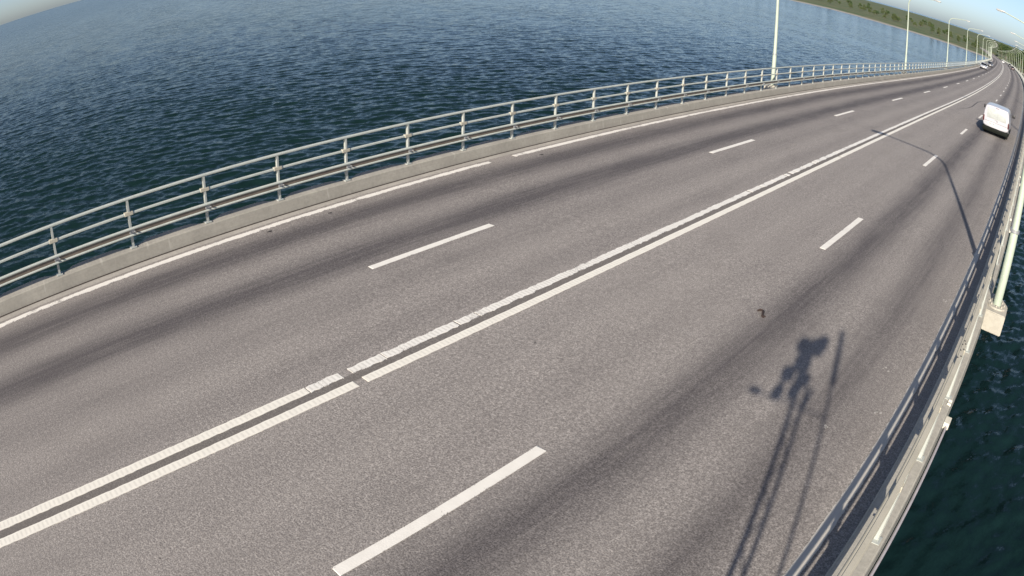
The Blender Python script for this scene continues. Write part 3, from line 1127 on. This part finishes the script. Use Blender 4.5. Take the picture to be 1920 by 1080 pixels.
# ================================================================== SMALL THINGS ON THE ROAD
bm = bmesh.new()
tw = [(0, 0, .012), (.03, .05, .018), (.07, .06, .014), (.10, .02, .016), (.125, -.05, .012), (.155, -.12, .014), (.19, -.15, .012)]
tube_mesh(bm, tw, [.014, .022, .02, .026, .02, .026, .016], 7)
tube_mesh(bm, [(.155, -.12, .014), (.21, -.10, .012)], [.018, .008], 6)
deb = bpy.data.objects.new('rubber_scrap', bm_mesh('rubber_scrap', bm, M['debris'], True))
COL.objects.link(deb)
deb.matrix_world = frame(10.55, 2.98, .006)
deb['label'] = 'small curled dark scrap lying on the right inner lane'
deb['category'] = 'debris'

# ================================================================== TREES ON THE SHORE
def tree_meshes(seed, h, w, n, mat):
    r = random.Random(seed)
    bm = bmesh.new()
    lean = r.uniform(-.4, .4)
    tube_mesh(bm, [(0, 0, -.5), (lean * .3, 0, h * .3), (lean * .7, .1, h * .6), (lean, .1, h * .9)], [.26, .2, .13, .04], 8)
    clumps = []
    for i in range(16):
        a = r.uniform(0, 2 * math.pi)
        z = h * r.uniform(.28, .97)
        t = (z / h - .28) / .69
        rad = w * (.42 + .58 * math.sin(math.pi * min(1, .25 + t * .75))) * r.uniform(.35, 1.0)
        c = Vector((lean * z / h + rad * math.cos(a), rad * math.sin(a), z))
        clumps.append((c, w * r.uniform(.28, .5)))
        tube_mesh(bm, [(lean * z / h * .6, 0, z * .72), (c.x * .6, c.y * .6, z * .9), tuple(c)], [.08, .05, .02], 5)
    trunk = bm_mesh('trunk', bm, M['bark'])
    v, f = [], []
    for i in range(n):
        c, cr = r.choice(clumps)
        while True:
            d = Vector((r.uniform(-1, 1), r.uniform(-1, 1), r.uniform(-1, 1)))
            if d.length < 1:
                break
        d = d.normalized() * (d.length ** .5)
        p = c + Vector((d.x * cr, d.y * cr, d.z * cr * .75))
        sz = r.uniform(.16, .36)
        e1 = Vector((r.uniform(-1, 1), r.uniform(-1, 1), r.uniform(-1, 1))).normalized()
        e2 = e1.cross(Vector((r.uniform(-1, 1), r.uniform(-1, 1), r.uniform(-1, 1)))).normalized()
        b = len(v)
        v += [p - e1 * sz, p - e2 * sz * .6, p + e1 * sz, p + e2 * sz * .6]
        f.append((b, b + 1, b + 2, b + 3))
    me = bpy.data.meshes.new('crown')
    me.from_pydata([tuple(x) for x in v], [], f)
    me.materials.append(mat)
    return trunk, me
TREES = [tree_meshes(1, 11.5, 3.6, 2400, M['leaf']), tree_meshes(2, 9.0, 3.2, 2200, M['leaf']), tree_meshes(3, 13.5, 3.9, 2600, M['leaf']),
         tree_meshes(4, 6.0, 2.8, 1600, M['leaf_pale']), tree_meshes(5, 10.0, 4.2, 2400, M['leaf_pale'])]

def ground_z(x, y):
    hit, loc, nrm, idx = land.ray_cast(Vector((x, y, 200)), Vector((0, 0, -1)))
    return loc.z if hit else SEA_Z
bpy.context.view_layer.update()
def tree(x, y, k, sc, label, group):
    z = ground_z(x, y)
    t = thing('tree', label, 'tree', Matrix.Translation((x, y, z)) @ Matrix.Rotation(random.uniform(0, 6.28), 4, 'Z') @ Matrix.Scale(sc, 4), group)
    for nm, me in zip(('trunk', 'crown'), TREES[k]):
        o = bpy.data.objects.new(nm, me)
        COL.objects.link(o)
        o.parent = t
rr = random.Random(5)
for i in range(90):
    y = 575 + rr.random() ** 1.5 * 260
    xc = float(np.interp(y, _Y, _X))
    x = xc + 13 + rr.random() ** 1.2 * 95
    tree(x, y, rr.choice((0, 1, 2, 2, 4)), rr.uniform(.85, 1.35), 'dark green leafy tree in the shore wood right of the far end of the bridge', 'trees on the right shore')
for i in range(120):
    y = 690 + rr.random() * 330
    xc = float(np.interp(y, _Y, _X))
    x = xc - 16 - rr.random() ** 1.2 * 520
    y += max(0, (-60 - x)) * .62
    tree(x, y, rr.choice((0, 1, 3, 3, 4)), rr.uniform(.6, 1.0), 'olive green tree on the low shore left of the far end of the bridge', 'trees on the left shore')
